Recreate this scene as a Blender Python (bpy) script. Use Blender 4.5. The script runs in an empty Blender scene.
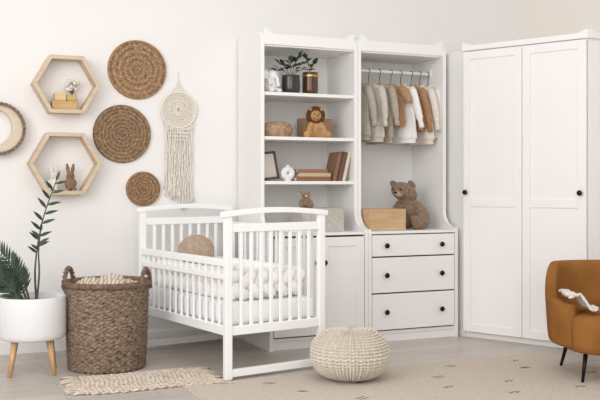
import bpy, bmesh, math, random
from mathutils import Vector, Matrix
random.seed(7)
pi=math.pi; R=math.radians
sin=math.sin; cos=math.cos
scn=bpy.context.scene
COL=scn.collection
scn.view_settings.view_transform='Standard'

# ------------------------------------------------------------ materials
def lin(c):
    return tuple(((x/255)/12.92 if x/255<=0.04045 else ((x/255+0.055)/1.055)**2.4) for x in c)+(1,)
MATS={}
def pm(name,c,rough=.5,c2=None,scale=18,stretch=(1,1,1),bump=0,bscale=80,metal=0,detail=4,sheen=0,trans=0,kind='noise',wdist=3):
    if name in MATS: return MATS[name]
    m=bpy.data.materials.new(name); m.use_nodes=True
    nt=m.node_tree; n=nt.nodes; l=nt.links
    b=n['Principled BSDF']
    b.inputs['Roughness'].default_value=rough
    b.inputs['Metallic'].default_value=metal
    if sheen: b.inputs['Sheen Weight'].default_value=sheen
    if trans: b.inputs['Transmission Weight'].default_value=trans
    tc=n.new('ShaderNodeTexCoord'); mp=n.new('ShaderNodeMapping')
    mp.inputs['Scale'].default_value=stretch
    l.new(tc.outputs['Object'],mp.inputs['Vector'])
    t=n.new('ShaderNodeTexNoise'); t.inputs['Scale'].default_value=scale
    t.inputs['Detail'].default_value=detail
    out=t.outputs['Fac']
    l.new(mp.outputs['Vector'],t.inputs['Vector'])
    cr=n.new('ShaderNodeValToRGB')
    cr.color_ramp.elements[0].position=.3; cr.color_ramp.elements[1].position=.7
    if c2 is None: c2=tuple(max(0,x*.955) for x in c)
    cr.color_ramp.elements[0].color=lin(c2); cr.color_ramp.elements[1].color=lin(c)
    l.new(out,cr.inputs['Fac']); l.new(cr.outputs['Color'],b.inputs['Base Color'])
    if bump:
        t2=n.new('ShaderNodeTexNoise'); t2.inputs['Scale'].default_value=bscale; t2.inputs['Detail'].default_value=5
        l.new(mp.outputs['Vector'],t2.inputs['Vector'])
        bp=n.new('ShaderNodeBump'); bp.inputs['Strength'].default_value=bump; bp.inputs['Distance'].default_value=.01
        l.new(t2.outputs['Fac'],bp.inputs['Height']); l.new(bp.outputs['Normal'],b.inputs['Normal'])
    MATS[name]=m; return m

m_wall=pm('wall_plaster',(236,233,231),.9,(233,230,228),scale=2,bump=.1,bscale=30)
m_wallr=pm('wall_plaster_warm',(237,231,223),.9,(233,227,218),scale=2,bump=.1,bscale=30)
m_white=pm('white_lacquer',(241,239,237),.45,(238,236,234),scale=3)
m_crib=pm('crib_white_paint',(247,247,246),.35,(243,243,242),scale=3)
m_base=pm('baseboard_paint',(240,239,237),.4,scale=3)
m_black=pm('black_metal',(28,27,27),.35,metal=.6)
m_chrome=pm('white_metal',(236,236,235),.3,metal=.1)
m_oakpale=pm('pale_birch_wood',(212,192,166),.55,(195,174,147),scale=6,stretch=(2,2,10))
m_box=pm('box_wood',(206,174,136),.55,(186,152,112),scale=5,stretch=(1,6,9),bump=.1)
m_boxd=pm('box_wood_dark',(176,142,110),.55,(150,118,88),scale=5,stretch=(1,6,9),bump=.1)
m_leg=pm('beech_leg',(206,168,126),.45,(188,148,106),scale=8,stretch=(6,6,1))
m_dwood=pm('dark_wood',(104,70,50),.5,(80,54,38),scale=8,stretch=(6,6,1))
m_wicker=pm('wicker_brown',(174,150,128),.85,(84,66,52),scale=42,stretch=(1,1,2.4),bump=.6,bscale=130)
m_wickerd=pm('wicker_rim',(144,118,96),.75,(86,66,52),scale=50,bump=.6,bscale=150)
m_moon=pm('grey_rattan',(166,146,126),.8,(118,98,82),scale=60,bump=.6,bscale=150)
m_cotton=pm('cotton_cord',(240,233,223),.95,(226,217,205),scale=60,bump=.3,bscale=200)
m_knit=pm('knit_cream',(222,213,199),.95,(205,195,180),scale=40,bump=.3,bscale=220)
m_sheet=pm('white_sheet',(249,249,249),.9,(243,243,243),scale=12,bump=.2,bscale=25)
m_braid=pm('braided_plush',(251,250,249),.9,(246,244,242),scale=10)
m_fur=pm('teddy_fur',(162,132,106),1,(118,92,70),scale=60,bump=1,bscale=150,sheen=.3)
m_furl=pm('teddy_muzzle_fur',(196,172,144),1,(172,146,118),scale=70,bump=.7,bscale=180)
m_lion=pm('lion_plush',(206,160,106),1,(184,136,84),scale=60,bump=.9,bscale=170,sheen=.2)
m_mane=pm('lion_mane',(114,72,42),1,(74,45,26),scale=60,bump=1,bscale=140)
m_bunny=pm('bunny_cream',(236,230,222),1,(216,208,198),scale=60,bump=.6,bscale=170)
m_bunnyb=pm('bunny_brown',(156,124,96),1,(126,98,74),scale=60,bump=.7,bscale=170)
m_leaf=pm('leaf_green',(46,68,48),.45,(28,46,32),scale=14)
m_stem=pm('stem_green',(84,88,62),.6,(60,64,44),scale=14)
m_pot=pm('white_ceramic',(232,231,231),.6,(226,225,225),scale=4)
m_amber=pm('amber_glass',(96,62,40),.12,(70,44,28),scale=6)
m_dark=pm('dark_glass_pot',(56,56,56),.2,(40,42,42),scale=6)
m_soil=pm('soil',(64,52,42),1,(40,30,24),scale=60,bump=1)
m_grey=pm('grey_fabric_box',(196,190,182),.9,(176,170,162),scale=40,bump=.4)
m_chair=pm('ochre_velvet',(156,106,56),1,(132,86,42),scale=7,bump=.3,bscale=160)
m_chair.node_tree.nodes['Principled BSDF'].inputs['Specular IOR Level'].default_value=.12
m_throw=pm('white_fluffy_throw',(238,233,226),1,(214,207,198),scale=60,bump=.9,bscale=100)
m_page=pm('paper_pages',(236,226,208),.9,(220,208,188),scale=90,stretch=(1,1,6))
m_rug2=pm('cotton_rug_small',(226,213,198),1,(190,173,155),scale=38,bump=1,bscale=60)
m_pale=pm('pale_panel',(222,206,186),.8,(208,190,168),scale=8,stretch=(1,1,6))

def floor_mat():
    m=bpy.data.materials.new('laminate_floor'); m.use_nodes=True
    nt=m.node_tree;n=nt.nodes;l=nt.links;b=n['Principled BSDF']
    b.inputs['Roughness'].default_value=.38
    tc=n.new('ShaderNodeTexCoord'); mp=n.new('ShaderNodeMapping')
    mp.inputs['Rotation'].default_value=(0,0,R(-24))
    l.new(tc.outputs['Object'],mp.inputs['Vector'])
    br=n.new('ShaderNodeTexBrick'); br.inputs['Scale'].default_value=1
    br.inputs['Brick Width'].default_value=1.2; br.inputs['Row Height'].default_value=.14
    br.inputs['Mortar Size'].default_value=.002; br.offset=.37
    br.inputs['Color1'].default_value=lin((202,194,186)); br.inputs['Color2'].default_value=lin((188,179,170))
    br.inputs['Mortar'].default_value=lin((154,145,136))
    l.new(mp.outputs['Vector'],br.inputs['Vector'])
    mp2=n.new('ShaderNodeMapping'); mp2.inputs['Scale'].default_value=(1.2,16,1)
    l.new(mp.outputs['Vector'],mp2.inputs['Vector'])
    no=n.new('ShaderNodeTexNoise'); no.inputs['Scale'].default_value=3; no.inputs['Detail'].default_value=6
    l.new(mp2.outputs['Vector'],no.inputs['Vector'])
    mx=n.new('ShaderNodeMix'); mx.data_type='RGBA'; mx.blend_type='MULTIPLY'
    cr=n.new('ShaderNodeValToRGB'); cr.color_ramp.elements[0].color=(.84,.82,.80,1); cr.color_ramp.elements[1].color=(1,1,1,1)
    cr.color_ramp.elements[0].position=.3; cr.color_ramp.elements[1].position=.6
    l.new(no.outputs['Fac'],cr.inputs['Fac'])
    mx.inputs[0].default_value=1
    l.new(br.outputs['Color'],mx.inputs[6]); l.new(cr.outputs['Color'],mx.inputs[7])
    l.new(mx.outputs[2],b.inputs['Base Color'])
    return m
m_floor=floor_mat()

# ------------------------------------------------------------ mesh builder
class M:
    def __init__(s): s.v=[]; s.f=[]; s.mi=[]; s.T=None; s.cur=0
    def add(s,vs,fs):
        o=len(s.v)
        for p in vs:
            p=Vector(p)
            if s.T is not None: p=s.T@p
            s.v.append(p)
        for f in fs:
            s.f.append([i+o for i in f]); s.mi.append(s.cur)
        return s
    def box(s,x0,x1,y0,y1,z0,z1):
        vs=[(x,y,z) for x in(x0,x1) for y in(y0,y1) for z in(z0,z1)]
        return s.add(vs,[(0,1,3,2),(4,6,7,5),(0,4,5,1),(2,3,7,6),(0,2,6,4),(1,5,7,3)])
    def prism(s,poly,axis,a,b):
        n=len(poly)
        def mk(p,t):
            if axis=='x': return (t,p[0],p[1])
            if axis=='y': return (p[0],t,p[1])
            return (p[0],p[1],t)
        vs=[mk(p,a) for p in poly]+[mk(p,b) for p in poly]
        fs=[list(range(n)),list(range(2*n-1,n-1,-1))]
        for i in range(n):
            j=(i+1)%n; fs.append([i,j,j+n,i+n])
        return s.add(vs,fs)
    def grid(s,fn,nu,nv,cu=False,cv=False,cap0=False,cap1=False):
        vs=[fn(i,j) for i in range(nu) for j in range(nv)]
        fs=[]
        for i in range(nu if cu else nu-1):
            for j in range(nv if cv else nv-1):
                a=i*nv+j; b=i*nv+(j+1)%nv; c=((i+1)%nu)*nv+(j+1)%nv; d=((i+1)%nu)*nv+j
                fs.append([a,b,c,d])
        if cap0: fs.append([j for j in range(nv)][::-1])
        if cap1: fs.append([(nu-1)*nv+j for j in range(nv)])
        return s.add(vs,fs)
    def lathe(s,prof,seg=32,c=(0,0,0),cap=True):
        return s.grid(lambda i,j:(c[0]+prof[i][0]*cos(2*pi*j/seg),c[1]+prof[i][0]*sin(2*pi*j/seg),c[2]+prof[i][1]),
                      len(prof),seg,cv=True,cap0=cap,cap1=cap)
    def tube(s,pts,r,seg=8,closed=False,cap=True):
        pts=[Vector(p) for p in pts]; n=len(pts)
        rr=r if isinstance(r,(list,tuple)) else [r]*n
        up=None; fr=[]
        for i in range(n):
            if closed: t=pts[(i+1)%n]-pts[i-1]
            else: t=pts[min(i+1,n-1)]-pts[max(i-1,0)]
            if t.length<1e-9: t=Vector((0,0,1))
            t.normalize()
            if up is None:
                up=Vector((0,0,1)) if abs(t.z)<.9 else Vector((1,0,0))
            a=up-t*up.dot(t)
            if a.length<1e-6: a=t.orthogonal()
            a.normalize(); up=a; fr.append((a,t.cross(a)))
        def fn(i,j):
            a,b=fr[i]; th=2*pi*j/seg
            return pts[i]+a*(rr[i]*cos(th))+b*(rr[i]*sin(th))
        return s.grid(fn,n,seg,cu=closed,cv=True,cap0=cap and not closed,cap1=cap and not closed)
    def ell(s,c,r,rot=None,seg=20,rings=12):
        c=Vector(c); rm=rot.to_matrix() if rot is not None else Matrix.Identity(3)
        if not isinstance(r,(tuple,list)): r=(r,r,r)
        def fn(i,j):
            ph=pi*(i+.02)/(rings-1+.04)-pi/2; th=2*pi*j/seg
            return c+rm@Vector((r[0]*cos(ph)*cos(th),r[1]*cos(ph)*sin(th),r[2]*sin(ph)))
        return s.grid(fn,rings,seg,cv=True,cap0=True,cap1=True)
    def leaf(s,base,d,up,L,w,fold=.25,droop=.15):
        base=Vector(base); d=Vector(d).normalized(); up=Vector(up)
        side=d.cross(up); side=side.normalized() if side.length>1e-5 else d.orthogonal().normalized()
        nn=side.cross(d).normalized()
        n=7
        def fn(i,j):
            t=i/(n-1); ww=w*.5*(sin(pi*min(1,t**.75))**.9 if 0<t<1 else 0.02)
            k=j-1
            return base+d*(L*t)+side*(ww*k)+nn*(abs(k)*ww*fold)-Vector((0,0,1))*(droop*L*t*t)
        return s.grid(fn,n,3)
    def build(s,name,mat,parent=None,smooth=False,bevel=0,seg=2,sub=0,remesh=0,sm=4,solid=0,loc=None,rot=None):
        me=bpy.data.meshes.new(name)
        me.from_pydata([tuple(p) for p in s.v],[],s.f)
        mats=mat if isinstance(mat,list) else [mat]
        for q in mats: me.materials.append(q)
        for p,mi in zip(me.polygons,s.mi):
            p.use_smooth=smooth; p.material_index=mi
        bm=bmesh.new(); bm.from_mesh(me); bmesh.ops.recalc_face_normals(bm,faces=bm.faces); bm.to_mesh(me); bm.free()
        o=bpy.data.objects.new(name,me); COL.objects.link(o)
        if parent is not None: o.parent=parent
        if loc is not None: o.location=loc
        if rot is not None: o.rotation_euler=rot
        if solid:
            k=o.modifiers.new('s','SOLIDIFY'); k.thickness=solid; k.offset=0
        if remesh:
            k=o.modifiers.new('r','REMESH'); k.mode='VOXEL'; k.voxel_size=remesh; k.use_smooth_shade=True
            k=o.modifiers.new('sm','SMOOTH'); k.iterations=sm; k.factor=.5
        if bevel:
            k=o.modifiers.new('b','BEVEL'); k.width=bevel; k.segments=seg; k.limit_method='ANGLE'; k.angle_limit=R(40)
        if sub:
            k=o.modifiers.new('ss','SUBSURF'); k.levels=sub; k.render_levels=sub
        return o

def tag(o,label,cat,group=None):
    o['label']=label; o['category']=cat
    if group: o['group']=group
    return o
def thing(name,label,cat,loc,rz=0,group=None):
    e=bpy.data.objects.new(name,None); COL.objects.link(e)
    e.empty_display_size=.05
    e.location=loc; e.rotation_euler=(0,0,rz)
    return tag(e,label,cat,group)
def struct(o): o['kind']='structure'; return o

# ------------------------------------------------------------ frames
A=R(24)
W0=Vector((-.413,6.207,0)); D_=Vector((cos(A),sin(A),0)); M_=Vector((sin(A),-cos(A),0))
def W(u,v,z=0): 
    p=W0+D_*u+M_*v; return (p.x,p.y,z)

# ------------------------------------------------------------ room
o=M().box(-3.2,2.5,0,.1,0,3.0).build('wall_back',m_wall,loc=W(0,0),rot=(0,0,A)); struct(o)
o=M().box(0,.1,-3.6,.0,0,3.0).build('wall_right',m_wallr,loc=W(2.4,0),rot=(0,0,A)); struct(o)
o=M().box(-5,5,-2,9,-.1,0).build('floor',m_floor); struct(o)
bp=[(0,0),(-.014,0),(-.014,.075),(-.008,.09),(0,.092)]
o=M().prism(bp,'x',-3.2,1.405).build('baseboard_back',m_base,loc=W(0,0),rot=(0,0,A)); struct(o)
o=M().prism([(p[0],p[1]) for p in bp],'y',-3.6,-1.43).build('baseboard_right',m_base,loc=W(2.4,0),rot=(0,0,A)); struct(o)

# ------------------------------------------------------------ cabinets
CW=.702
U0=-.022
VB=.016
HT=2.065
def side_poly():
    p=[(0,0),(-.58,0),(-.58,.735)]
    for i in range(9):
        t=i/8*pi/2
        p.append((-.43-.14*(1-sin(t)), .735+.02+.11*(1-cos(t))))
    for i in range(9):
        t=i/8*pi/2
        p.append((-.43+.07*(1-cos(t)),HT-.09+.08*sin(t)))
    p+= [(-.30,HT),(0,HT)]
    return p
def cab_body():
    b=M(); sp=side_poly(); w=CW
    b.prism(sp,'x',0,.025); b.prism(sp,'x',w-.025,w)
    b.box(.025,w-.025,-.012,0,.05,HT-.04)
    b.box(.025,w-.025,-.415,-.012,HT-.115,HT-.095)
    cp=[(.025,HT-.105),(w-.025,HT-.105),(w-.025,HT),(w-.030,HT)]
    for i in range(7): 
        t=i/6*pi/2; cp.append((w-.030-.045*sin(t),HT-.034*(1-cos(t))))
    for i in range(7):
        t=(1-i/6)*pi/2; cp.append((.030+.045*sin(t),HT-.034*(1-cos(t))))
    cp.append((.025,HT))
    b.prism(cp,'y',-.43,-.413)
    b.box(.025,w-.025,-.585,-.012,.724,.742)
    b.box(.025,w-.025,-.56,-.012,.055,.075)
    b.box(.025,w-.025,-.55,-.535,.0,.06)
    return b
cabA=thing('shelf_cabinet','tall white wooden shelf cabinet with closed base beside a crib','cabinet',W(U0,VB),A)
cab_body().build('body',m_white,cabA,bevel=.003)
for z in (1.655,1.366,1.076):
    M().box(.025,CW-.025,-.42,-.012,z-.022,z).build('shelf',m_white,cabA,bevel=.002)
def knob(parent,x,y,z):
    k=M(); k.T=Matrix.Translation((x,y,z))@Matrix.Rotation(pi/2,4,'X')
    k.lathe([(.006,0),(.006,.012),(.015,.016),(.018,.022),(.015,.029),(.006,.031)],20)
    return k.build('knob',m_black,parent,smooth=True)
def panel_door(parent,x0,x1,z0,z1,y,rails=(),fw=.06,name='door'):
    d=M()
    d.box(x0,x1,y,y+.012,z0,z1)
    f=y-.008
    d.box(x0,x0+fw,f,y,z0,z1); d.box(x1-fw,x1,f,y,z0,z1)
    d.box(x0+fw,x1-fw,f,y,z0,z0+fw); d.box(x0+fw,x1-fw,f,y,z1-fw,z1)
    for r in rails: d.box(x0+fw,x1-fw,f,y,r-fw/2,r+fw/2)
    return d.build(name,m_white,parent,bevel=.002)
d1=panel_door(cabA,.03,.349,.085,.712,-.572); knob(d1,.325,-.58,.55)
d2=panel_door(cabA,.353,CW-.03,.085,.712,-.572); knob(d2,.377,-.58,.55)

UB=U0+CW+.002
cabB=thing('open_wardrobe','tall white open wardrobe with hanging rail above three drawers','wardrobe',W(UB,VB),A)
cab_body().build('body',m_white,cabB,bevel=.003)
for z0,z1 in ((.575,.717),(.332,.566),(.085,.323)):
    dr=M().box(.03,CW-.03,-.58,-.562,z0,z1).box(.05,CW-.05,-.56,-.1,z0+.02,z1-.03).build('drawer',m_white,cabB,bevel=.003)
    zc=(z0+z1)/2
    knob(dr,.13,-.58,zc); knob(dr,.56,-.58,zc)
rl=M(); rl.tube([(.025,-.25,1.85),(CW-.025,-.25,1.85)],.013,12)
rl.box(.025,.035,-.275,-.225,1.83,1.88); rl.box(CW-.035,CW-.025,-.275,-.225,1.83,1.88)
rl.build('clothes_rail',m_chrome,cabB,smooth=False)

# corner wardrobe: diagonal front, side panels square to the two walls
GA=math.atan2(-.645,.764); GO=Vector((1.135,6.225,0))
wd=thing('corner_wardrobe','tall white corner wardrobe with two panelled doors and black knobs','wardrobe',GO,GA)
def toL(p):
    q=Matrix.Rotation(-GA,3,'Z')@(Vector((p[0],p[1],0))-GO); return (q.x,q.y)
P4=toL(W(1.425,.012)); P3=toL(W(2.392,.012)); P2=toL(W(2.392,1.405)); P1=(.885,0); P0=(0,0)
pent=[P0,P1,P2,P3,P4]
b=M()
b.prism(pent,'z',1.965,1.985); b.prism(pent,'z',.06,.08)
def wallp(p,q,t=.018,z0=0,z1=1.965):
    p=Vector(p);q=Vector(q); d=(q-p).normalized(); n=Vector((-d.y,d.x))
    c=Vector((.6,.5)); 
    if (c-p).dot(n)<0: n=-n
    b.prism([tuple(p),tuple(q),tuple(q+n*t),tuple(p+n*t)],'z',z0,z1)
wallp(P1,P2); wallp(P2,P3); wallp(P3,P4); wallp(P4,P0)
b.box(.0,.885,.02,.035,0,.06)
def crown(p,q,out):
    p=Vector(p);q=Vector(q);L=(q-p).length;d=(q-p)/L;n=Vector((d.y,-d.x))*out
    N=24; top=[]
    for i in range(N+1):
        t=i/N; e=min(t,1-t); k=min(1,max(0,(e-.02)/.06)); k=k*k*(3-2*k); top.append((t*L,2.03-.022*k))
    poly=[(0,1.972)]+top+[(L,1.972)]
    vs=[];m=len(poly)
    for off in (0,.02):
        for x,z in poly:
            w=p+d*x+n*off; vs.append((w.x,w.y,z))
    fs=[list(range(m)),list(range(2*m-1,m-1,-1))]+[[i,(i+1)%m,(i+1)%m+m,i+m] for i in range(m)]
    b.add(vs,fs)
crown((-.006,-.002),(.895,-.002),1)
crown(P1,P2,1)
b.build('body',m_white,wd,bevel=.002)
d1=panel_door(wd,.006,.442,.045,1.965,-.014,(.93,),.055); knob(d1,.03,-.022,1.0)
d2=panel_door(wd,.446,.880,.045,1.965,-.014,(.93,),.055); knob(d2,.845,-.022,1.0)

# ------------------------------------------------------------ crib
CA=R(34.5); CN=Vector((-.394,4.80,.006))
LW=.655; LL=1.12
def C(x,y,z):
    return (CN.x+x*cos(CA)-y*sin(CA), CN.y+x*sin(CA)+y*cos(CA), CN.z+z)
crib=thing('crib','white painted wooden baby crib with slatted sides','crib',CN,CA)
def end_panel(y0):
    b=M(); t=.035
    b.box(0,.04,y0,y0+t,0,.895); b.box(LW-.04,LW,y0,y0+t,0,.895)
    top=[];bot=[]
    for i in range(25):
        s=i/24; x=-.015+s*(LW+.03); a=sin(pi*s)
        top.append((x,.900+.022*a)); bot.append((x,.870+.022*a))
    b.prism(top+bot[::-1],'y',y0-.006,y0+t+.006)
    b.box(.04,LW-.04,y0+.005,y0+t-.005,.79,.835)
    b.box(.04,LW-.04,y0+.005,y0+t-.005,.235,.285)
    b.box(.04,LW-.04,y0+.003,y0+t-.003,.012,.052)
    k=8
    for i in range(k):
        x=.04+(LW-.08)*(i+1)/(k+1)
        b.box(x-.010,x+.010,y0+.011,y0+t-.011,.28,.80)
    return b.build('end_panel',m_crib,crib,bevel=.003)
end_panel(0); end_panel(LL-.035)
def side_panel(x0,zt,w=.009):
    b=M(); t=.03
    b.box(x0,x0+t,.035,LL-.035,zt-.04,zt)
    b.box(x0,x0+t,.035,LL-.035,.235,.285)
    k=13
    for i in range(k):
        y=.035+(LL-.07)*(i+1)/(k+1)
        b.box(x0+.009,x0+t-.009,y-w,y+w,.28,zt-.035)
    return b
b=side_panel(.004,.645); b.box(.002,.036,.035,LL-.035,.535,.568)
b.build('side_panel',m_crib,crib,bevel=.003)
side_panel(LW-.034,.80).build('side_panel',m_crib,crib,bevel=.003)
M().box(.036,LW-.036,.037,LL-.037,.262,.278).build('bed_base',m_crib,crib,bevel=.002)
mt=M().box(.042,LW-.042,.042,LL-.042,0,.125).build('mattress',m_sheet,bevel=.03,seg=4,loc=C(0,0,.279),rot=(0,0,CA),smooth=True)
tag(mt,'white crib mattress with fitted sheet inside the crib','mattress')
def path(t):
    x0,x1,y0,y1=.115,LW-.115,.115,LL-.115
    w=x1-x0; h=y1-y0; segs=[h,w,h,w]; P=sum(segs); d=(t%1)*P
    pts=[(x0,y0),(x0,y1),(x1,y1),(x1,y0)]
    for i in range(4):
        a=Vector(pts[i]); c=Vector(pts[(i+1)%4])
        if d<=segs[i] or i==3:
            p=a+(c-a)*(d/segs[i]); break
        d-=segs[i]
    dirv=(c-a).normalized(); return p,Vector((dirv.y,-dirv.x))
bb=M(); NS=420
sm=[]
for i in range(NS):
    acc=Vector((0,0)); an=Vector((0,0))
    for k in range(-8,9):
        p,nn=path((i+k)/NS); acc+=p; an+=nn
    sm.append((acc/17,an.normalized()))
for q in range(3):
    pts=[]
    for i in range(NS):
        p,nn=sm[i]; th=2*pi*(i/NS*10+q/3)
        off=.036*sin(2*th); z=.054*sin(th)
        pts.append((p.x+nn.x*off,p.y+nn.y*off,.088+z))
    bb.tube(pts,.031,14,closed=True)
o=bb.build('crib_bumper',m_braid,smooth=True,loc=C(0,0,.403),rot=(0,0,CA))
tag(o,'chunky white braided bumper around the crib mattress','crib bumper')
b=M()
b.grid(lambda i,j:(lambda ph,th:(.115*cos(ph)*cos(th),.045*sin(ph)+.005*sin(6*th)*cos(ph),.105*cos(ph)*sin(th)))( (i/15-.5)*pi*.98,2*pi*j/28),16,28,cv=True,cap0=True,cap1=True)
o=b.build('cushion',pm('taupe_cushion',(180,160,140),.95,(156,137,118),scale=40,bump=.4),smooth=True,loc=C(.26,.83,.63),rot=(R(-12),0,CA+R(-30)))
tag(o,'small taupe round cushion resting inside the crib','cushion')

# ------------------------------------------------------------ plush toys
def teddy(name,label,loc,rz,h,mat,mz,lean=0):
    k=h/.36
    e=thing(name,label,'toy',loc,rz)
    def fin(q):
        q.v=[Vector((p.x-lean*max(0,p.z-.05),p.y-lean*.5*p.z,p.z-(.12*lean*abs(p.x)) ))*k for p in q.v]; return q
    b=M()
    b.ell((0,.01,.105),(.100,.085,.105))
    b.ell((0,-.01,.20),(.064,.055,.05))
    b.ell((0,-.020,.252),(.092,.077,.070))
    for s in(-1,1):
        b.ell((s*.076,0,.307),(.029,.019,.029))
        b.tube([(s*.06,-.01,.17),(s*.10,-.04,.12),(s*.118,-.075,.07)],[.038,.038,.036],12)
        b.ell((s*.117,-.078,.066),.038)
        b.tube([(s*.05,-.02,.05),(s*.085,-.09,.045),(s*.10,-.14,.045)],[.05,.046,.042],12)
        b.ell((s*.104,-.155,.055),(.040,.028,.046))
    b.ell((0,-.080,.24),(.040,.038,.032))
    fin(b).build('body',mat,e,remesh=.006*k,sm=4)
    q=M(); q.ell((0,-.099,.238),(.030,.024,.024)); fin(q).build('muzzle',mz,e,smooth=True)
    q=M(); q.ell((0,-.122,.248),(.012,.008,.008)); fin(q).build('nose',m_black,e,smooth=True)
    for s in(-1,1):
        q=M(); q.ell((s*.03,-.090,.270),.007); fin(q).build('eye',m_black,e,smooth=True)
    return e
teddy('teddy_bear','brown plush teddy bear slumped beside a wooden crate',W(1.220,.33,.7425),R(-42),.37,m_fur,m_furl,.34)
def bunny(loc,rz,h,mat,label):
    k=h/.2; e=thing('toy_bunny',label,'toy',loc,rz,'plush bunnies in a hexagonal shelf')
    b=M()
    b.ell((0,0,.045),(.038,.032,.045)); b.ell((0,0,.10),(.030,.028,.028))
    for s in(-1,1):
        b.tube([(s*.012,.0,.118),(s*.018,.004,.155),(s*.024,.002,.19)],[.011,.014,.007],8)
        b.ell((s*.022,-.035,.012),(.012,.022,.011)); b.tube([(s*.028,0,.075),(s*.036,-.018,.045)],[.011,.009],8)
    b.v=[p*k for p in b.v]
    b.build('body',mat,e,remesh=.004*k,sm=2)
    q=M()
    for s in(-1,1): q.ell((s*.011,-.026,.106),.0035)
    q.ell((0,-.029,.097),.003); q.v=[p*k for p in q.v]; q.build('face',m_black,e,smooth=True)
    return e

# ------------------------------------------------------------ hexagonal shelves
def hexshelf(u,z,Rr,label):
    e=thing('hexagonal_shelf',label,'shelf',W(u,0.001,z),A,'hexagonal wall shelves')
    b=M(); t=.024
    for i in range(6):
        a0=pi/3*i; a1=pi/3*(i+1); r2=Rr-t/cos(pi/6)
        P=[(Rr*cos(a0),Rr*sin(a0)),(Rr*cos(a1),Rr*sin(a1)),(r2*cos(a1),r2*sin(a1)),(r2*cos(a0),r2*sin(a0))]
        b.prism(P,'y',-.12,0)
    b.build('frame',m_oakpale,e,bevel=.0015)
    return e
hexshelf(-1.191,1.679,.208,'pale wooden hexagonal wall shelf holding a wooden toy')
hexshelf(-1.198,1.1835,.224,'pale wooden hexagonal wall shelf holding plush bunnies')
z2=1.1835-.224*.866+.0243
bunny(W(-1.268,.085,z2),R(10),.175,m_bunny,'white plush bunny sitting beside a brown plush bunny')
bunny(W(-1.165,.085,z2),R(30),.18,m_bunnyb,'brown plush bunny sitting beside a white plush bunny')
z1=1.679-.208*.866+.0243
m_gold=pm('honey_wood',(206,172,120),.5,(184,148,94),scale=10,stretch=(1,6,6))
m_gold2=pm('honey_wood_light',(220,194,150),.5,(204,174,126),scale=10,stretch=(1,6,6))
tb=thing('toy_block_stack','light wooden toy blocks stacked in hexagonal shelf','toy',W(-1.20,.06,z1),A)
M().box(-.078,.078,-.035,.035,0,.055).build('block',m_gold,tb,bevel=.005)
M().box(-.062,.010,-.03,.03,.0555,.105).build('block',m_gold2,tb,bevel=.005)
M().box(.014,.072,-.03,.03,.0555,.095).build('block',m_gold,tb,bevel=.005)
fl=thing('dried_flowers','small bunch of white dried cotton flowers on toy blocks','flowers',W(-1.15,.06,z1+.097),A)
q=M(); st=M()
for i in range(18):
    a=random.uniform(0,2*pi); r=random.uniform(.005,.05); z=random.uniform(.03,.09)
    q.ell((r*cos(a),r*sin(a)*.6,z),random.uniform(.010,.016),seg=10,rings=7)
    st.tube([(0,0,0),(r*cos(a)*.5,r*sin(a)*.3,z*.6),(r*cos(a),r*sin(a)*.6,z)],.0015,5)
q.build('blossom',m_throw,fl,smooth=True); st.build('stem',m_stem,fl)

# ------------------------------------------------------------ crescent ring
e=thing('crescent_wall_shelf','slim round rattan wall decoration with pale wooden crescent inside','wall decoration',W(-1.595,.002,1.396),A)
b=M(); N=80
def fn(i,j):
    a=2*pi*i/N
    return [(.162*cos(a),0,.162*sin(a)),(.162*cos(a),-.065,.162*sin(a)),(.144*cos(a),-.065,.144*sin(a)),(.144*cos(a),0,.144*sin(a))][j]
b.grid(fn,N,4,cu=True,cv=True)
for q in range(2):
    b.tube([((.153+.006*cos(i*.6+q*pi))*cos(2*pi*i/180),-.068+.006*sin(i*.6+q*pi),(.153+.006*cos(i*.6+q*pi))*sin(2*pi*i/180)) for i in range(180)],.0055,6,closed=True)
b.build('rim',m_moon,e,smooth=False)
b=M()
def fn(i,j):
    a=2*pi*i/N
    po=(.146*cos(a),.146*sin(a)); pi_=(-.028+.112*cos(a),.010+.112*sin(a))
    return [(po[0],-.006,po[1]),(po[0],-.05,po[1]),(pi_[0],-.05,pi_[1]),(pi_[0],-.006,pi_[1])][j]
b.grid(fn,N,4,cu=True,cv=True)
b.build('crescent',m_pale,e,bevel=.002)

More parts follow.
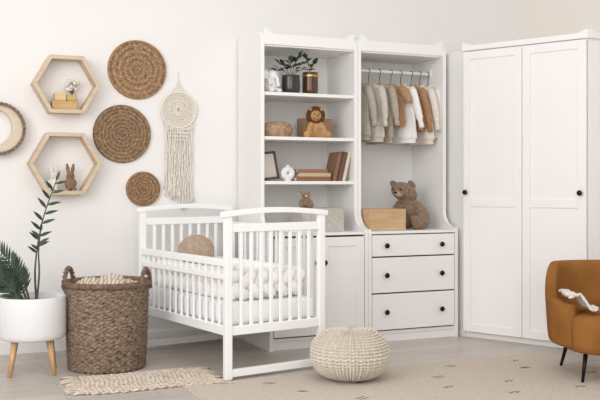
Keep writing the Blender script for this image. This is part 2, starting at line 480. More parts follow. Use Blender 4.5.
# ------------------------------------------------------------ woven discs
def disc(u,z,r,mat,label):
    b=M(); nr=int(r/.0035); na=200
    def fn(i,j):
        rr=r*(i+.3)/(nr-1+.3); th=2*pi*j/na
        ph=rr/.0145+th/(2*pi)
        k=int(ph)
        hgt=.012+.0035*abs(sin(pi*ph))+.002*sin(th*max(6,int(k*5))+k*1.7)
        hgt+= .006*(rr/r)
        if i==nr-1: hgt=0
        return (rr*cos(th),-hgt,rr*sin(th))
    b.grid(fn,nr,na,cv=True)
    o=b.build('wall_plate',mat,smooth=True,loc=W(u,.001,z),rot=(0,0,A))
    return tag(o,label,'wall decoration','woven wall plates')
def grassmat(name,c1,c2,c3,fr):
    m=bpy.data.materials.new(name); m.use_nodes=True
    nt=m.node_tree;n=nt.nodes;l=nt.links;b=n['Principled BSDF']; b.inputs['Roughness'].default_value=.9
    tc=n.new('ShaderNodeTexCoord')
    vl=n.new('ShaderNodeVectorMath'); vl.operation='MULTIPLY'; vl.inputs[1].default_value=(1,0,1)
    l.new(tc.outputs['Object'],vl.inputs[0])
    ln=n.new('ShaderNodeVectorMath'); ln.operation='LENGTH'; l.new(vl.outputs[0],ln.inputs[0])
    mu=n.new('ShaderNodeMath'); mu.operation='MULTIPLY'; mu.inputs[1].default_value=fr; l.new(ln.outputs['Value'],mu.inputs[0])
    si=n.new('ShaderNodeMath'); si.operation='SINE'; l.new(mu.outputs[0],si.inputs[0])
    no=n.new('ShaderNodeTexNoise'); no.inputs['Scale'].default_value=70; no.inputs['Detail'].default_value=6
    l.new(tc.outputs['Object'],no.inputs['Vector'])
    ad=n.new('ShaderNodeMath'); ad.operation='MULTIPLY_ADD'; ad.inputs[1].default_value=.09; l.new(si.outputs[0],ad.inputs[0]); l.new(no.outputs['Fac'],ad.inputs[2])
    cr=n.new('ShaderNodeValToRGB'); cr.color_ramp.elements[0].position=.28; cr.color_ramp.elements[1].position=.75
    cr.color_ramp.elements[0].color=lin(c3); cr.color_ramp.elements[1].color=lin(c1)
    em=cr.color_ramp.elements.new(.52); em.color=lin(c2)
    l.new(ad.outputs[0],cr.inputs['Fac']); l.new(cr.outputs['Color'],b.inputs['Base Color'])
    bpn=n.new('ShaderNodeBump'); bpn.inputs['Strength'].default_value=.6; bpn.inputs['Distance'].default_value=.005
    l.new(no.outputs['Fac'],bpn.inputs['Height']); l.new(bpn.outputs['Normal'],b.inputs['Normal'])
    return m
disc(-.720,1.806,.195,grassmat('seagrass_rings',(184,152,118),(154,122,90),(110,84,62),170),'large brown woven seagrass wall plate')
disc(-.820,1.383,.19,grassmat('seagrass_rings_dark',(168,140,110),(136,109,82),(96,76,58),260),'medium dark brown woven seagrass wall plate')
disc(-.680,1.024,.115,grassmat('seagrass_rings_small',(174,140,108),(144,112,84),(102,78,58),300),'small brown woven seagrass wall plate')

# ------------------------------------------------------------ macrame
e=thing('macrame_hanging','cream macrame wall hanging with woven ring and long fringe','wall decoration',W(-.4423,.004,1.552),A)
b=M(); b.tube([(.118*cos(2*pi*i/64),-.014,.118*sin(2*pi*i/64)) for i in range(64)],.0075,8,closed=True)
b.tube([(0,-.012,.118),(-.004,-.008,.18),(0,-.004,.255)],.0025,6)
b.tube([(-.05,-.012,.107),(-.01,-.008,.17),(0,-.004,.2)],.0025,6)
b.tube([(.05,-.012,.107),(.01,-.008,.17),(0,-.004,.2)],.0025,6)
b.build('ring',m_cotton,e,smooth=True)
b=M()
def fn(i,j):
    rr=.116*(i+.2)/(16.2); th=2*pi*j/96
    return (rr*cos(th),-.006-.002*sin(24*th+i*pi),rr*sin(th))
b.grid(fn,17,96,cv=True)
for k in range(28):
    a=2*pi*k/28
    for sg in (-1,1):
        b.tube([( (.012+.104*t/10)*cos(a+sg*.35*sin(t/10*pi)),-.011-.001*sg,(.012+.104*t/10)*sin(a+sg*.35*sin(t/10*pi))) for t in range(11)],.0028,5)
for r in (.016,.060,.104):
    b.tube([((r+.0015*sin(i*1.6))*cos(2*pi*i/90),-.014,(r+.0015*sin(i*1.6))*sin(2*pi*i/90)) for i in range(90)],.0038,6,closed=True)
b.build('woven_net',m_cotton,e,smooth=True)
b=M(); NSr=48
for i in range(NSr):
    s=(i+.5)/NSr*2-1; x=s*.102
    z0=-math.sqrt(.118**2-x*x)
    zend=-(.56+.09*(1-abs(s-.3))+random.uniform(-.03,.03))
    f1=random.uniform(-.014,.014); ph=random.uniform(0,6)
    pts=[(x*(1-.08*sin(pi*t/14))+.004*sin(t*1.0+ph)+f1*t/14,-.012-.005*cos(t*1.7+i*2.1),z0+(zend-z0)*t/14) for t in range(15)]
    b.tube(pts,[.0026]*14+[.0036],6)
for r in range(4):
    z=-.13-r*.024
    n=12-2*r
    for i in range(n):
        x=(i-(n-1)/2)*.0165
        if x*x+z*z<.118**2: continue
        b.ell((x,-.018,z),(.006,.005,.008),seg=8,rings=6)
o=b.build('fringe',m_cotton,e,smooth=True)

# ------------------------------------------------------------ shelf contents
def book(loc,rz,w,d,t,col,label,group,up=False,tilt=0):
    e=thing('book',label,'book',loc,rz,group)
    mc=pm('cover_%d_%d_%d'%col,col,.6,scale=12)
    T=Matrix.Identity(4)
    if up: T=Matrix.Rotation(tilt,4,'Y')
    c=M(); c.T=T; p=M(); p.T=T
    if up:
        c.box(0,.003,-d,0,0,w); c.box(t-.003,t,-d,0,0,w); c.box(.003,t-.003,-d,-d+.004,0,w)
        p.box(.0032,t-.0032,-d+.0045,-.004,.004,w-.004)
    else:
        c.box(-w/2,w/2,-d,0,0,.003); c.box(-w/2,w/2,-d,0,t-.003,t); c.box(-w/2,w/2,-d,-d+.004,.003,t-.003)
        p.box(-w/2+.004,w/2-.004,-d+.0045,-.004,.0032,t-.0032)
    c.build('cover',mc,e,bevel=.001); p.build('pages',m_page,e)
    return e
zs=1.0765
g='books lying in a stack'
book(W(.365,.25,zs),A,.25,.17,.028,(140,98,68),'brown book at bottom of stack on shelf',g)
book(W(.375,.25,zs+.0285),A+R(3),.23,.16,.026,(204,180,148),'tan book in stack on shelf',g)
book(W(.37,.25,zs+.055),A-R(2),.22,.15,.024,(154,112,80),'light brown book on top of stack',g)
g='books leaning upright on the shelf'
book(W(.515,.25,zs+.002),A,.20,.15,.026,(138,102,78),'brown book leaning upright on shelf',g,True,R(14))
book(W(.548,.25,zs+.002),A,.205,.155,.03,(108,80,64),'dark brown book leaning upright on shelf',g,True,R(14))
book(W(.586,.25,zs+.002),A,.20,.15,.024,(222,208,188),'cream book leaning upright on shelf',g,True,R(13))
pf=thing('picture_frame','dark brown open wooden picture frame leaning on shelf','picture frame',W(.100,.30,zs+.008),A+R(-4))
T=Matrix.Rotation(R(-12),4,'X')@Matrix.Rotation(R(-6),4,'Y')
q=M(); q.T=T
w,h,t=.066,.19,.015
q.box(-w,w,-.014,0,0,t).box(-w,w,-.014,0,h-t,h).box(-w,-w+t,-.014,0,t,h-t).box(w-t,w,-.014,0,t,h-t)
q.build('frame',m_dwood,pf,bevel=.002)
q=M(); q.T=T; q.box(-w+t,w-t,-.005,-.001,t,h-t); q.build('print',pm('plain_print',(226,218,208),.7,scale=14),pf)
q=M(); q.tube([(0,.035,.12),(0,.085,-.006)],.004,6); q.build('stand',m_dwood,pf)
b=M()
b.T=Matrix.Translation((0,0,.05))
b.tube([(.028*cos(2*pi*i/40),0,.026*sin(2*pi*i/40)) for i in range(40)],.021,14,closed=True)
b.T=None
b.tube([(0,0,.088),(0,0,.1),(0,0,.106)],[.013,.011,.015],14)
b.tube([(0,0,.0),(0,0,.012)],[.024,.02],16)
o=b.build('vase',m_pot,smooth=True,loc=W(.195,.38,zs),rot=(0,0,A)); tag(o,'small white round ceramic ornament vase on the shelf','vase')
zs=1.3665
b=M()
def fn(i,j):
    prof=[(.55,.0),(.82,.0),(.93,.012),(1,.03),(1.02,.05),(.99,.068),(.91,.082),(.76,.092),(.5,.098),(.1,.100)]
    k,z=prof[i//3] if i%3==0 or i//3+1>=len(prof) else tuple(prof[i//3][q]*(1-(i%3)/3)+prof[i//3+1][q]*(i%3)/3 for q in(0,1))
    th=2*pi*j/120
    bump=1+.03*sin(30*th+(i%2)*pi)
    return (.1*k*bump*cos(th),.068*k*bump*sin(th),z)
b.grid(fn,28,120,cv=True,cap0=True,cap1=True)
o=b.build('lidded_basket',pm('rattan_light',(194,162,128),.8,(142,110,82),scale=50,bump=.6),smooth=True,loc=W(.13,.36,zs),rot=(0,0,A))
tag(o,'small round-ended woven rattan basket on shelf','basket')
def openbox(name,label,cat,loc,rz,w,d,h,mat,t=.01,lid=False):
    e=thing(name,label,cat,loc,rz)
    q=M().box(-w/2,w/2,-d/2,-d/2+t,0,h).box(-w/2,w/2,d/2-t,d/2,0,h).box(-w/2,-w/2+t,-d/2+t,d/2-t,0,h).box(w/2-t,w/2,-d/2+t,d/2-t,0,h).box(-w/2+t,w/2-t,-d/2+t,d/2-t,0,t)
    if lid: q.box(-w/2,w/2,-d/2,d/2,h,h+t)
    q.build('box_body',mat,e,bevel=.002)
    return e
e=openbox('wooden_crate','small brown wooden box behind plush lion on shelf','box',W(.48,.19,zs),A,.22,.12,.14,m_boxd)
ln=thing('toy_lion','small plush lion with brown mane sitting on shelf','toy',W(.41,.35,zs),R(10))
k=.215/.29
b=M()
b.ell((0,.01,.08),(.062,.056,.08)); b.ell((0,-.015,.2),(.052,.050,.05)); b.ell((0,-.06,.188),(.028,.025,.021))
for s in(-1,1):
    b.tube([(s*.04,-.02,.13),(s*.068,-.05,.08),(s*.070,-.070,.03)],[.026,.025,.025],10)
    b.tube([(s*.045,0,.03),(s*.085,-.07,.028),(s*.10,-.10,.03)],[.034,.031,.030],10)
b.tube([(.03,.06,.03),(.08,.08,.04),(.10,.07,.07)],.009,8)
b.v=[p*k for p in b.v]; b.build('body',m_lion,ln,remesh=.005*k,sm=3)
b=M()
for i in range(18):
    a=2*pi*i/18
    b.ell((.066*cos(a),-.006,.2+.066*sin(a)),(.025,.030,.025),seg=10,rings=8)
b.ell((0,.022,.2),(.066,.035,.068))
b.v=[p*k for p in b.v]; b.build('mane',m_mane,ln,remesh=.005*k,sm=1)
for s in(-1,1):
    q=M(); q.ell((s*.05,-.026,.256),(.016,.012,.016))
    q.v=[p*k for p in q.v]; q.build('ear',m_lion,ln,smooth=True)
q=M()
for s in(-1,1): q.ell((s*.02,-.061,.215),.006)
q.ell((0,-.085,.195),(.01,.006,.007)); q.v=[p*k for p in q.v]; q.build('face',m_black,ln,smooth=True)
zs=1.6555
e=thing('elephant_figurine','white ceramic elephant figurine sitting on top shelf','figurine',W(.085,.35,zs),R(40))
b=M()
b.ell((0,0,.05),(.046,.048,.052)); b.ell((0,-.02,.112),(.037,.036,.036))
b.tube([(0,-.05,.108),(0,-.074,.083),(0,-.077,.05),(0,-.088,.035)],[.015,.012,.010,.008],10)
for s in(-1,1):
    b.ell((s*.045,-.008,.118),(.024,.009,.033)); b.ell((s*.03,-.048,.015),(.017,.028,.015)); b.tube([(s*.032,-.02,.085),(s*.036,-.048,.048)],[.015,.013],8)
b.build('body',m_pot,e,remesh=.004,sm=2)
def jar(name,label,u,v,r,h,mat,leaves):
    e=thing(name,label,'potted plant',W(u,v,zs),0)
    M().lathe([(r*.8,0),(r*.92,.004),(r,.03),(r,h-.02),(r*.96,h-.004),(r*1.02,h),(r*.92,h),(r*.9,h-.02)],28,cap=False).add([(r*.8*cos(2*pi*i/28),r*.8*sin(2*pi*i/28),0) for i in range(28)],[list(range(28))]).build('pot',mat,e,smooth=True)
    M().lathe([(.002,h-.015),(r*.91,h-.018)],24).build('soil',m_soil,e)
    st=M(); lf=M()
    for a,el,L,n in leaves:
        d=Vector((cos(a)*cos(el),sin(a)*cos(el),sin(el)))
        pts=[Vector((0,0,h-.02))+d*(L*t/6)+Vector((0,0,.03*sin(pi*t/6))) for t in range(7)]
        st.tube(pts,.002,5)
        for q in range(n):
            t=.35+.65*q/max(1,n-1); p=pts[0]+d*(L*t)+Vector((0,0,.03*sin(pi*t)))
            s=1 if q%2 else -1
            sd=d.cross(Vector((0,0,1))).normalized()*s
            ld=(d*.7+sd*.8+Vector((0,0,random.uniform(-.1,.3)))) if q<n-1 else d
            lf.leaf(p,ld,(0,-.5,1),random.uniform(.055,.075),random.uniform(.028,.038),droop=.25)
    st.build('stem',m_stem,e); lf.build('leaves',m_leaf,e,smooth=True)
    return e
L1=[(R(a),R(el),L,n) for a,el,L,n in((200,50,.12,4),(170,30,.11,4),(350,45,.14,4),(20,25,.14,4),(270,60,.12,4),(90,70,.13,3),(330,65,.15,4))]
jar('potted_plant','green leafy plant in dark glass pot on top shelf',.225,.36,.06,.12,m_dark,L1)
L2=[(R(a),R(el),L,n) for a,el,L,n in((160,75,.12,3),(20,70,.08,3))]
e=jar('potted_plant','small plant sprig in brown amber glass jar on shelf',.38,.33,.053,.15,m_amber,L2)
M().lathe([(.0545,.118),(.0555,.12),(.0555,.132),(.0545,.134)],28,cap=False).build('band',pm('brass',(196,160,96),.3,metal=.9),e,smooth=True)
openbox('storage_box','light grey fabric storage box on cabinet top','box',W(.39,.42,.7425),A,.30,.2,.145,m_grey,lid=True)
teddy('small_teddy','small tan teddy bear sitting on a grey box',W(.305,.42,.899),R(10),.12,m_fur,m_bunny)
openbox('wooden_crate','light wooden crate on wardrobe drawer top beside teddy bear','box',W(.860,.44,.7425),A,.28,.2,.145,m_box)

# ------------------------------------------------------------ clothes
def garment(i,u,col,c2,name,label,sc,lenf,jit,kind=0):
    RZ=A-pi/2+jit
    hg=thing('clothes_hanger','clothes hanger with metal hook on the clothes rail','hanger',W(u,.266,1.85),RZ,'hangers on the clothes rail')
    q=M()
    pts=[(.0165*cos(t),0,.0165*sin(t)) for t in [R(x) for x in(200,160,120,90,60,30,0,-30)]]
    pts+=[(.004,0,-.03),(0,0,-.085)]
    q.tube(pts,.0022,6); q.build('hook',m_black,hg,smooth=True)
    q=M(); q.tube([(-.10*sc,0,-.120),(-.05*sc,0,-.10),(0,0,-.085),(.05*sc,0,-.10),(.10*sc,0,-.120)],.006,8); q.build('hanger_arms',m_leg,hg,smooth=True)
    m=pm('cloth_'+name+str(i),col,1,c2,scale=50,bump=.45,bscale=140,sheen=.15)
    g=thing(name,label,'clothing',W(u,.266,1.85),RZ,'baby clothes on hangers')
    b=M()
    prof=[(-.088,.036,.012),(-.096,.05,.015),(-.106,.078,.017),(-.122,.100,.019),(-.16,.104,.020),(-.20,.104,.021),(-.24,.106,.022),(-.28,.108,.023),(-.32,.110,.024),(-.36,.112,.025),(-.40,.115,.026),(-.44,.118,.027),(-.452,.119,.027),(-.458,.108,.020),(-.485,.109,.020)]
    n=56
    def fn(a,j):
        z,w,t=prof[a]; th=2*pi*j/n
        if z<-.16: z=-.16+(z+.16)*lenf
        dpt=min(1,max(0,(-z-.12)*5))
        fold=.008*sin(4*th+i*2+z*9)*dpt
        rib=.0014*sin(28*th) if a>=len(prof)-2 else 0
        c=cos(th); s=sin(th)
        flare=1+(.18 if i%3==1 else .06)*dpt*max(0,(-z-.15))*2
        return (sc*w*flare*math.copysign(abs(c)**.8,c), (t+rib)*s+fold*.8, z)
    b.grid(fn,len(prof),n,cv=True)
    b.build('fabric',m,g,smooth=True)
    for s in(-1,1):
        j=random.uniform(-.02,.02)
        L=(.27 if kind!=2 else .09)+random.uniform(-.02,.03)
        ps=[]; rs=[]
        for q in range(12):
            t=q/11
            ps.append((s*(.082*sc+(.092-.02*(i%2))*t**.6),.012*sin(t*3+i)+j*t,-.126-L*t)); rs.append((.036-.012*t)+.0012*sin(q*2.4))
        if kind!=2:
            rs[-1]=.0205; rs[-2]=.0205; rs[-3]=.018
        b=M(); b.tube(ps,rs,14)
        for v in b.v: v.y*=.65
        b.build('sleeve',m,g,smooth=True)
    q=M(); q.tube([(.036*sc*cos(2*pi*t/24),.014*sin(2*pi*t/24),-.088-.010*(1-abs(cos(2*pi*t/24)))) for t in range(24)],.005,8,closed=True)
    q.build('neckband',m,g,smooth=True)
    if kind==1:
        for t in range(4):
            q=M(); q.ell((0.012,-.029,-.16-.07*t),(.006,.004,.006),seg=10,rings=6)
            q.build('button',m_dwood,g,smooth=True)
u1=.775
spec=[(u1,(180,172,162),(158,150,139),'baby_cardigan','grey knitted baby cardigan hanging on a rail',1.12,1.02,.20,1),
(u1+.082,(210,202,191),(190,181,169),'baby_sweater','light grey knitted baby sweater hanging on a rail',1.18,1.05,.36,0),
(u1+.17,(182,170,156),(160,148,134),'baby_sweater','beige grey knitted baby sweater hanging on a rail',1.05,1.08,.36,0),
(u1+.262,(188,148,108),(166,126,88),'baby_romper','tan brown baby top hanging on a rail',1.05,.70,.46,2),
(u1+.342,(242,240,237),(234,231,227),'baby_shirt','white baby shirt hanging on a rail',1.18,1.06,.34,1),
(u1+.430,(178,138,100),(158,118,82),'baby_sweater','tan baby sweater hanging on a rail',1.05,.80,.38,0),
(u1+.502,(236,226,212),(220,209,194),'baby_cardigan','cream baby cardigan hanging on a rail',1.14,1.08,.24,1),
(u1+.570,(243,240,236),(232,227,221),'baby_shirt','off-white baby shirt hanging on a rail',.98,.94,.10,0)]
for i,s in enumerate(spec): garment(i,*s)

# ------------------------------------------------------------ basket
bk=thing('wicker_basket','tall grey-brown coarse woven wicker basket with two handles','basket',(-1.115,5.2,.006),R(-8))
H=.475
def brad(z): return .217+.021*(z/H)**.9
b=M(); na=320; nz=84
jr=[random.uniform(.8,1.3) for _ in range(60)]
def fn(i,j):
    if i<nz:
        z=H*i/(nz-1); th=2*pi*j/na; row=i//2
        r=brad(z)+.0058*jr[row]*sin(36*th+(row%2)*pi)*(1 if i%2==0 else .35)+.003*(1 if i%2==0 else -1)+.0015*sin(row*2.3+7*th)
        return (r*cos(th),r*sin(th),z+.002*sin(9*th+row))
    z=H*(1-(i-nz)/11); th=2*pi*j/na; r=brad(z)-.014
    return (r*cos(th),r*sin(th),max(z,.012))
b.grid(fn,nz+12,na,cv=True,cap0=True,cap1=True)
for p in b.v: p.z=max(0,p.z)
b.build('basket_body',m_wicker,bk,smooth=True)
b=M()
for q in range(3):
    b.tube([((.236+.011*cos(i/120*2*pi*18+q*2.1))*cos(2*pi*i/240),(.236+.011*cos(i/120*2*pi*18+q*2.1))*sin(2*pi*i/240),H+.004+.011*sin(i/120*2*pi*18+q*2.1)) for i in range(240)],.009,6,closed=True)
b.build('rim',m_wickerd,bk,smooth=True)
for s in(-1,1):
    b=M()
    for q in range(2):
        pts=[]
        for i in range(41):
            t=i/40; a=pi*t; y=.075*cos(a); z=H-.03+.115*sin(a)
            pts.append((s*(.232+.007*cos(i*.9+q*pi)),y,z+.007*sin(i*.9+q*pi)))
        b.tube(pts,.009,8)
    b.build('handle',m_wickerd,bk,smooth=True)
def stripe():
    m=bpy.data.materials.new('striped_linen'); m.use_nodes=True
    nt=m.node_tree;n=nt.nodes;l=nt.links;b=n['Principled BSDF']; b.inputs['Roughness'].default_value=.95
    tc=n.new('ShaderNodeTexCoord'); wv=n.new('ShaderNodeTexWave'); wv.inputs['Scale'].default_value=13; wv.inputs['Distortion'].default_value=1.6
    l.new(tc.outputs['Object'],wv.inputs['Vector']); cr=n.new('ShaderNodeValToRGB')
    cr.color_ramp.elements[0].color=lin((172,150,130)); cr.color_ramp.elements[1].color=lin((212,199,184)); cr.color_ramp.elements[0].position=.2; cr.color_ramp.elements[1].position=.6
    l.new(wv.outputs['Color'],cr.inputs['Fac']); l.new(cr.outputs['Color'],b.inputs['Base Color']); return m
b=M()
def fn(i,j):
    x=(i/44-.5)*2;y=(j/44-.5)*2
    X=x*math.sqrt(1-y*y/2);Y=y*math.sqrt(1-x*x/2)
    r=math.hypot(X,Y)
    return (X*.208,Y*.208,H-.03+.06*(1-r*r*r)+(.014*sin(X*7+Y*4)+.010*sin(Y*13+X*5)+.007*sin(X*21-Y*9))*(1-.6*r))
b.grid(fn,45,45)
o=b.build('blanket',stripe(),smooth=True,solid=.008,loc=(-1.115,5.2,.006))
tag(o,'crumpled striped beige linen blanket inside wicker basket','blanket')

# ------------------------------------------------------------ plant on legs
pp=thing('potted_zz_plant','dark green plant in white ceramic pot on wooden legs','potted plant',(-1.50,5.05,0),R(15))
b=M(); b.lathe([(.02,.19),(.15,.19),(.172,.195),(.181,.208),(.184,.23),(.185,.30),(.185,.425),(.182,.43),(.174,.428),(.172,.39),(.17,.38)],56,cap=False)
b.build('pot',m_pot,pp,smooth=True)
M().lathe([(.002,.392),(.174,.39)],32).build('soil',m_soil,pp)
for a in(45,135,225,315):
    a=R(a); q=M(); q.tube([(.13*cos(a),.13*sin(a),.189),(.168*cos(a),.168*sin(a),0)],[.019,.011],14); q.build('leg',m_leg,pp,smooth=True)
def frond(parent,pts,n,L0,w,t0=.28,spread=.8):
    st=M(); lf=M(); P=[Vector(p) for p in pts]
    out=[]
    Q=[P[0]*2-P[1]]+P+[P[-1]*2-P[-2]]
    for i in range(1,len(Q)-2):
        for k in range(14):
            t=k/14
            out.append(.5*((2*Q[i])+(Q[i+1]-Q[i-1])*t+(2*Q[i-1]-5*Q[i]+4*Q[i+1]-Q[i+2])*t*t+(3*Q[i]-Q[i-1]-3*Q[i+1]+Q[i+2])*t**3))
    out.append(P[-1]); N=len(out)
    st.tube(out,[.0065*(1-.65*i/N) for i in range(N)],8)
    for q in range(n):
        t=t0+(1-t0)*q/(n-1); i=min(N-2,int(t*(N-1))); d=(out[i+1]-out[i]).normalized(); p=out[i]
        sd=d.cross(Vector((.15,-1,.1))).normalized()*(1 if q%2 else -1)
        ld=d*.75+sd*spread+Vector((0,random.uniform(-.35,.2),0))
        if q==n-1: ld=d
        s=sin(pi*(.2+.65*(t-t0)/(1-t0)))
        lf.leaf(p,ld,Vector((0,-1,.4)),L0*(.65+.35*s),w*(.65+.35*s),droop=.1)
    st.build('stem',m_stem,parent,smooth=True); lf.build('frond_leaves',m_leaf,parent,smooth=True)
cz,sz=cos(R(-15)),sin(R(-15))
def rl_(x,y,z): return (x*cz-y*sz,x*sz+y*cz,z)
frond(pp,[rl_(.02,0,.39),rl_(.015,0,.6),rl_(.05,.02,.85),rl_(.13,.03,1.09)],15,.085,.020,.45,1.0)
frond(pp,[rl_(.03,-.03,.39),rl_(.045,-.03,.55),rl_(.045,-.04,.68),rl_(.06,-.05,.80)],4,.07,.02,.7,.9)
frond(pp,[rl_(-.03,0,.39),rl_(-.07,0,.50),rl_(-.13,0,.60),rl_(-.22,0,.70)],34,.12,.014,.15,.65)
frond(pp,[rl_(-.03,-.05,.39),rl_(-.08,-.08,.46),rl_(-.13,-.1,.52),rl_(-.2,-.12,.57)],32,.11,.014,.15,.65)
frond(pp,[rl_(-.01,-.02,.39),rl_(-.03,-.05,.50),rl_(-.06,-.08,.58),rl_(-.11,-.1,.65)],24,.09,.013,.25,.65)
frond(pp,[rl_(-.05,.02,.39),rl_(-.11,.02,.48),rl_(-.18,.02,.55),rl_(-.27,.02,.61)],30,.11,.014,.15,.65)

# ------------------------------------------------------------ pouf
b=M(); NC=34; na=NC*12; nv=190; r0,h0=.216,.136
def fn(i,j):
    ph=-pi/2+pi*(i+.35)/(nv-1+.7); c=abs(cos(ph))**.8; s=sin(ph); s=math.copysign(abs(s)**.9,s)
    th=2*pi*j/na
    x=j/12; p=(x%1)*2-1
    row=i/nv*27
    q=abs(p)
    v=cos(2*pi*(row-.55*q))*.5+.5
    loop=(v**.7)*(max(0,1-(abs(q-.48)/.5)**2.2))
    d=.016*loop*min(1,c*2.0)
    rr=r0*c*.945+d
    return (rr*cos(th),rr*sin(th),max(0.0,h0+(h0*.94+d)*s))
b.grid(fn,nv,na,cv=True,cap0=True,cap1=True)
o=b.build('pouf',m_knit,smooth=True,loc=(.270,4.86,.006)); tag(o,'round pale beige chunky knitted pouf on a rug','pouf')

# ------------------------------------------------------------ rugs
m_rug=pm('rug_wool',(220,207,193),1,(205,191,176),scale=90,bump=1,bscale=160)
m_rugd=pm('rug_motif',(150,134,120),1,(100,86,76),scale=45,bump=1)
rg=thing('rug','large pinkish beige woven rug with sparse worn dark motifs','rug',(-.62,4.69,0),A)
q=M(); q.box(0,2.3,-1.9,0,0.0005,.005)
q.cur=1
def motif(cx,cy,s,kind,rot):
    q.T=Matrix.Translation((cx,cy,0))@Matrix.Rotation(rot,4,'Z')
    if kind==0:
        q.prism([(-s,0),(-s*.2,-s*.5),(s*.2,-s*.2),(s,-s*.4),(s*.6,s*.3),(0,s*.5)],'z',.005,.0058)
    elif kind==1:
        for k in(-1,1): q.prism([(-s,k*s*.38-s*.13),(s*.3,k*s*.38-s*.15),(s,k*s*.38-s*.07),(s*.9,k*s*.38+s*.13),(-s,k*s*.38+s*.1)],'z',.005,.0058)
    elif kind==2:
        for k in(0,1.0): q.prism([(-s+k*s,-s*.55),(0+k*s,s*.0),(-s+k*s,s*.55),(-s+k*s,s*.25),(-s*.5+k*s,0),(-s+k*s,-s*.25)],'z',.005,.0058)
    q.T=None
rnd=random.Random(12)
for y in(-.15,-.36,-.58,-.84,-1.12,-1.4):
    x=.25+rnd.uniform(0,.4)
    while x<2.2:
        motif(x,y+rnd.uniform(-.05,.05),rnd.uniform(.026,.040),rnd.choice([0,1,1,2,2]),rnd.uniform(-.4,.4))
        x+=rnd.uniform(.34,.62)
q.build('pile',[m_rug,m_rugd],rg)
sr=thing('small_rug','small cream openwork knotted cotton rug with loose fringe','rug',(-.83,4.80,0),R(21))
b=M()
nx,ny=27,18
def node(i,j):
    x=(i/(nx-1)-.5)*.64; y=(j/(ny-1)-.5)*.40
    return (x+.012*sin(y*14),y+.016*sin(x*9)+.004*sin(i*2.3+j),.0085)
for j in range(ny):
    pts=[]
    for i in range(nx*4-3):
        a=node(i/4,j); pts.append((a[0],a[1]+.006*sin(i*pi/4+j*pi),a[2]+.0025*cos(i*pi/4+j*pi)))
    b.tube(pts,.0062,6)
for i in range(nx):
    pts=[]
    for j in range(ny*4-3):
        a=node(i,j/4); pts.append((a[0]+.006*sin(j*pi/4+i*pi),a[1],a[2]-.0025*cos(j*pi/4+i*pi)))
    b.tube(pts,.0058,6)
for i in range(nx):
    for j in range(ny):
        if (i+j)%2==0:
            a=node(i,j); b.ell((a[0],a[1],.010),(.011,.009,.008),seg=8,rings=6)
b.build('pile',m_rug2,sr,smooth=True)
for s in(-1,1):
    b=M()
    for i in range(30):
        y=-.2+.40*i/29; j=random.uniform(-.04,.04); ln_=random.uniform(.05,.10); yy=y+.016*sin(s*.32*9)
        for q_ in range(3):
            jj=j+random.uniform(-.012,.012)
            b.tube([(s*.318,yy,.009),(s*(.34+ln_*.4),yy+jj*.4,.012),(s*(.33+ln_),yy+jj,.004)],[.004,.0035,.0035],5)
    b.build('fringe',m_rug2,sr,smooth=True)

# ------------------------------------------------------------ armchair
CHX,CHY=1.715,4.98
ch=thing('armchair','ochre brown fabric tub armchair with black legs','armchair',(CHX,CHY,.006),R(-2))
b=M(); NA=72; rs=.34
def top(a):
    a=abs(a); k=max(0,min(1,(a-.36)/.30)); k=k*k*(3-2*k)
    return .605-.18*k-.02*max(0,(a-.66)/.34)
SEC=28
def fn(i,j):
    s=(i/(NA-1)*2-1); ang=pi/2+s*R(128)
    T=top(s); z0=.17; th=.036
    t=j/SEC*2*pi
    zz=(z0+T)/2+(T-z0)/2*(1 if sin(t)>0 else -1)*abs(sin(t))**.3
    k=abs(cos(t)); rx=th*(1 if cos(t)>0 else -1)*k**.45
    flare=.03*(zz-z0)/.45
    r=rs-.045+rx+flare
    c,sn=cos(ang),sin(ang)
    # slightly squared plan outline
    f=1/((abs(c)**2.6+abs(sn)**2.6)**(1/2.6))
    r=r*(.55+.45*f)
    return (r*c*.99,r*sn*.96,zz)
b.grid(fn,NA,SEC,cv=True,cap0=True,cap1=True)
b.build('shell',m_chair,ch,smooth=True)
b=M()
def se(i,j,z,k): 
    t=2*pi*j/48; c,s=cos(t),sin(t)
    return (k*.275*math.copysign(abs(c)**.7,c),k*.285*math.copysign(abs(s)**.7,s)-.03,z)
pr=[(.9,.15),(1,.165),(1.02,.2),(1.02,.30),(1.0,.33),(.94,.345),(.6,.355),(.1,.358)]
b.grid(lambda i,j:se(i,j,pr[i][1],pr[i][0]),len(pr),48,cv=True,cap0=True,cap1=True)
b.build('seat',m_chair,ch,smooth=True)
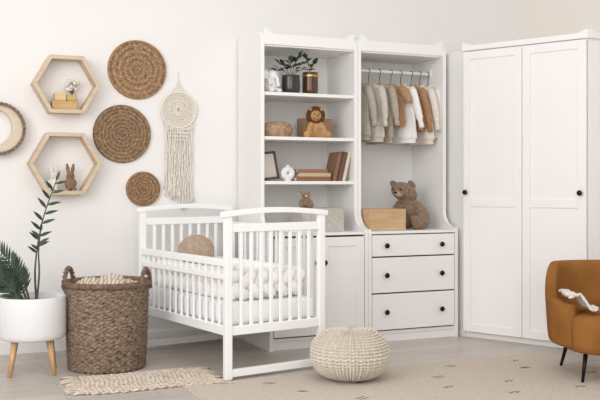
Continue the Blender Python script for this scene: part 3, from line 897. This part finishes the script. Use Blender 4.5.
for x,y in((-.20,-.2),(.20,-.2),(-.20,.2),(.20,.2)):
    q=M(); q.tube([(x*.9,y*.9,.17),(x*1.06,y*1.12,0)],[.014,.008],10); q.build('leg',m_black,ch,smooth=True)
def tp(s,t):
    x=-.275+.150*t+.007*sin(s*7+t*3)
    y=.02-.20*s+.010*sin(t*9+s*4)-.05*t
    k=max(0,min(1,(t-.34)/.5)); k=k*k*(3-2*k)
    z=.448-.070*k+.007*sin(9*t+5*s)*sin(7*s+1)+.0035*sin(38*s)*sin(30*t)
    return (x,y,z)
b=M()
b.grid(lambda i,j:tp(i/50,j/44),51,45)
o=b.build('throw',m_throw,smooth=True,solid=.014,loc=(CHX,CHY,.010),rot=(0,0,R(-2)))
tag(o,'small soft cream knitted cloth draped on the armchair','throw')

# ------------------------------------------------------------ light, world, camera
w=bpy.data.worlds.new('world'); scn.world=w; w.use_nodes=True
bg=w.node_tree.nodes['Background']; bg.inputs['Color'].default_value=(1,.985,.975,1); bg.inputs['Strength'].default_value=.60
def area(name,loc,target,size,power,col=(1,1,1)):
    l=bpy.data.lights.new(name,'AREA'); l.shape='RECTANGLE'; l.size=size[0]; l.size_y=size[1]; l.energy=power; l.color=col
    o=bpy.data.objects.new(name,l); COL.objects.link(o); o.location=loc
    o.rotation_euler=(Vector(target)-Vector(loc)).to_track_quat('-Z','Y').to_euler(); return o
area('window_light',(-2.6,1.2,2.2),(.2,6,.9),(2.6,2.2),95,(1,.99,.98))
area('front_fill_light',(.4,-.8,1.9),(.5,6,1.2),(3,2.2),75,(1,.99,.98))  # fill lamp added behind the camera to brighten grey cabinet interiors, no real window
area('overhead_fill_light',(.3,3.0,2.9),(.3,4.6,0),(3,2),26,(1,.99,.975))  # soft fill lamp added from above, not an actual ceiling fixture
cam=bpy.data.cameras.new('camera'); co=bpy.data.objects.new('camera',cam); COL.objects.link(co)
co.location=(0,0,1.05); co.rotation_euler=(pi/2,0,0); cam.lens=54; cam.sensor_width=36; cam.shift_y=-.025
cam.clip_start=.05
scn.camera=co
